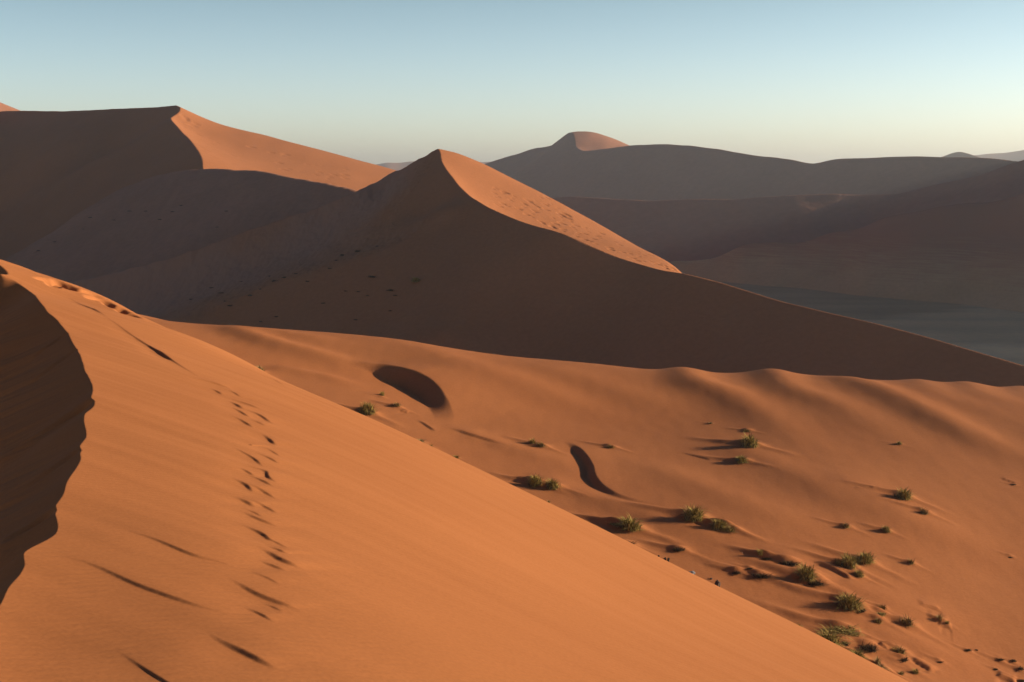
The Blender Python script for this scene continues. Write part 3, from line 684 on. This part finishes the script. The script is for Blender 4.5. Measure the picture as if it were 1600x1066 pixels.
KIND['dark'] = [[('twigs', blades('twigs', ML['dark'], 320, 70+q, .22, 1.0, .45, .02, .45, .8, 1.2)), ('dead_stems', blades('dead_stems', ML['stem'], 40, 80+q, .25, .9, .45, .014, .3))] for q in range(3)]
KIND['sprig'] = [[('foliage', blades('foliage', ML['green'] if q else ML['straw'], 130, 90+q, .14, .6, .62, .025, .3))] for q in range(3)]
KIND['straw'] = [[('foliage', blades('foliage', ML['straw'], 300, 99, .2, 1.0, .55, .018, .6))]]
def solid_mat(name, c, rough=.9, sc=8):
    m = bpy.data.materials.new(name); m.use_nodes = True; t = m.node_tree; b = t.nodes['Principled BSDF']; b.inputs['Roughness'].default_value = rough
    tc = t.nodes.new('ShaderNodeTexCoord'); n = t.nodes.new('ShaderNodeTexNoise'); n.inputs['Scale'].default_value = sc
    r = t.nodes.new('ShaderNodeValToRGB'); r.color_ramp.elements[0].color = (c[0]*.6, c[1]*.6, c[2]*.6, 1); r.color_ramp.elements[1].color = (c[0]*1.3, c[1]*1.3, c[2]*1.3, 1)
    t.links.new(tc.outputs['Object'], n.inputs['Vector']); t.links.new(n.outputs['Fac'], r.inputs[0]); t.links.new(r.outputs[0], b.inputs['Base Color'])
    return m
def rock_mesh(name, seed, sx, sy, sz, mat):
    import bmesh
    bm = bmesh.new(); bmesh.ops.create_icosphere(bm, subdivisions=3, radius=.5)
    for v in bm.verts:
        n = float(noise(np.array([v.co.x*3+seed]), np.array([v.co.y*3+v.co.z*2.3]), 5)[0]); v.co *= 1+.45*n
        v.co.x *= sx; v.co.y *= sy; v.co.z = v.co.z*sz + .25*sz
    me = bpy.data.meshes.new(name); bm.to_mesh(me); bm.free(); me.materials.append(mat); return me
def stump_mesh(name, mat):
    import bmesh
    bm = bmesh.new(); R = random.Random(3)
    for (x0, hgt, rad, lean) in [(-.42, .62, .12, -.05), (-.12, .30, .16, .1), (.12, .40, .15, .0), (.34, .42, .14, .1)]:
        ring0 = None
        for k in range(6):
            z = -.15 + (hgt+.15)*k/5; r = rad*(1-.06*k)
            ring = [bm.verts.new((x0+lean*k/5+math.cos(a)*r*R.uniform(.8,1.15), math.sin(a)*r*R.uniform(.8,1.15), z + (R.uniform(-.06,.09) if k == 5 else 0))) for a in [i*math.pi/4 for i in range(8)]]
            if ring0: [bm.faces.new((ring0[i], ring0[(i+1)%8], ring[(i+1)%8], ring[i])) for i in range(8)]
            ring0 = ring
        bm.faces.new(ring0)
    me = bpy.data.meshes.new(name); bm.to_mesh(me); bm.free(); me.materials.append(mat); return me
def stick_mesh(name, mat):
    v = []; f = []; n = 9
    for k in range(n):
        t = k/(n-1); x = t-.5; z = .05+.05*math.sin(t*5); y = .06*math.sin(t*7); r = .045*(1-.5*t)
        for i in range(6): v.append((x, y+math.cos(i*1.047)*r, z+math.sin(i*1.047)*r))
        if k: f += [(6*(k-1)+i, 6*(k-1)+(i+1)%6, 6*k+(i+1)%6, 6*k+i) for i in range(6)]
    f += [tuple(range(5, -1, -1)), tuple(range(6*(n-1), 6*n))]
    me = bpy.data.meshes.new(name); me.from_pydata(v, [], f); me.materials.append(mat); return me
NAME = {'tussock': ('grass_tussock', 'grass tussock', 'grass tussocks on the lit slope'), 'low': ('low_shrub', 'shrub', 'low green shrubs on the lit slope'),
        'dry': ('twiggy_shrub', 'shrub', 'dry twiggy shrubs on the lit slope'), 'dark': ('dark_scrub', 'scrub', 'dark scrub on the lit slope'),
        'sprig': ('grass_tuft', 'grass tuft', 'small grass tufts on the lit slope'), 'straw': ('straw_clump', 'grass tuft', None)}
def put(kind, loc, size, hr, lab, rot, variant, group=None, nparts=2):
    nm, cat, grp = NAME[kind]
    e = bpy.data.objects.new(nm, None); S.collection.objects.link(e); e.empty_display_size = .2
    e.location = loc; e.rotation_euler = (0, 0, rot); e.scale = (size, size, size*hr)
    e['label'] = lab; e['category'] = cat
    if group or grp: e['group'] = group or grp
    for part, me in KIND[kind][variant % len(KIND[kind])][:nparts]:
        o = bpy.data.objects.new(part, me); S.collection.objects.link(o); o.parent = e
    return e
m_black = solid_mat('charred_wood', (.02, .017, .015)); m_stone = solid_mat('blue_grey_stone', (.16, .17, .20)); m_brown = solid_mat('brown_stone', (.07, .045, .035)); m_bleach = solid_mat('bleached_wood', (.55, .48, .40))
nst = 0
for i_, (a, b, wpx, hr, kind, lab) in enumerate(PLANTS):
    x, y, z = cast(H_val, a, b, 72, 300); wm = wpx*y/F
    if kind in NAME:
        put(kind, (x, y, z), wm*(1.0 if kind == 'dark' else 1.2), hr*(1.1 if kind == 'dark' else 1.25), lab, rnd.uniform(0, 6.28), i_)
    else:
        if kind == 'stump': me = stump_mesh('stump', m_black); nm, cat = 'tree_stump', 'stump'; rz = -.3
        elif kind == 'stick': me = stick_mesh('stick', m_bleach); nm, cat = 'bleached_stick', 'stick'; rz = -.5
        else:
            nst += 1; me = rock_mesh('stone', nst*3.7, 1, .7, hr, m_stone if nst == 1 else m_brown); nm, cat = 'stone', 'stone'; rz = .4*nst
        o = bpy.data.objects.new(nm, me); S.collection.objects.link(o); o.location = (x, y, z); o.scale = (wm, wm, wm); o.rotation_euler = (0, 0, rz)
        o['label'] = lab; o['category'] = cat

SCRUB = [(650,440,16,.8,'bushy grey-green shrub alone on the shaded face of the central dune'),
 (583,433,15,.5,'low dark shrub up-slope and left of the bushy grey-green one on the shaded face'),
 (611,454,15,.5,'flat dark shrub between two others on the shaded face of the central dune'),
 (506,474,9,.5,''),(575,462,7,.5,''),(560,456,8,.4,''),(540,455,7,.5,''),(618,462,7,.5,''),(610,486,7,.5,''),(556,500,8,.5,''),(433,495,8,.5,''),(408,503,8,.5,''),(360,478,12,.5,''),(352,471,9,.5,''),(392,462,11,.5,''),
 (408,452,9,.5,''),(430,440,13,.6,''),(446,434,11,.5,''),(395,446,8,.5,''),(423,432,8,.5,''),(462,428,8,.5,''),(536,399,12,.5,''),(558,393,12,.5,''),(470,410,7,.5,''),(500,392,7,.5,''),(345,458,8,.5,''),(335,470,8,.5,''),
 (515,420,7,.5,''),(480,440,8,.5,''),(378,440,7,.5,''),(300,468,9,.5,''),(330,450,7,.5,''),(525,407,7,.5,''),(590,385,8,.4,'')]
def Hb1(x, y): return H_big(np.atleast_1d(x), np.atleast_1d(y))
for i_, (a, b, wpx, hr, lab) in enumerate(SCRUB):
    x, y, z = cast(Hb1, a, b, 330, 640); wm = wpx*y/F
    put('dark' if i_ != 0 else 'tussock', (x, y, z), wm*1.1, hr*1.1, lab or 'small dark scrub scattered on the shaded left flank of the central dune', rnd.uniform(0, 6.28), i_, 'scrub on the shaded central dune', 1)
SCRUB2 = [(250,343),(228,330),(233,338),(202,330),(270,331),(283,321),(178,344),(142,340),(130,358),(340,355),(312,362),(85,378),(60,392),(355,330)]
for i_, (a, b) in enumerate(SCRUB2):
    y = 209.2/(.35 + .32*ray(a, b)[0] - ray(a, b)[2]); x = ray(a, b)[0]*y; z = A2(x, y); wm = rnd.uniform(5, 9)*y/F
    put('dark', (x, y, z), wm, .45, 'small dark scrub dotted on the shaded ridge behind the central dune', rnd.uniform(0, 6.28), i_, 'scrub on the shaded left ridge', 1)
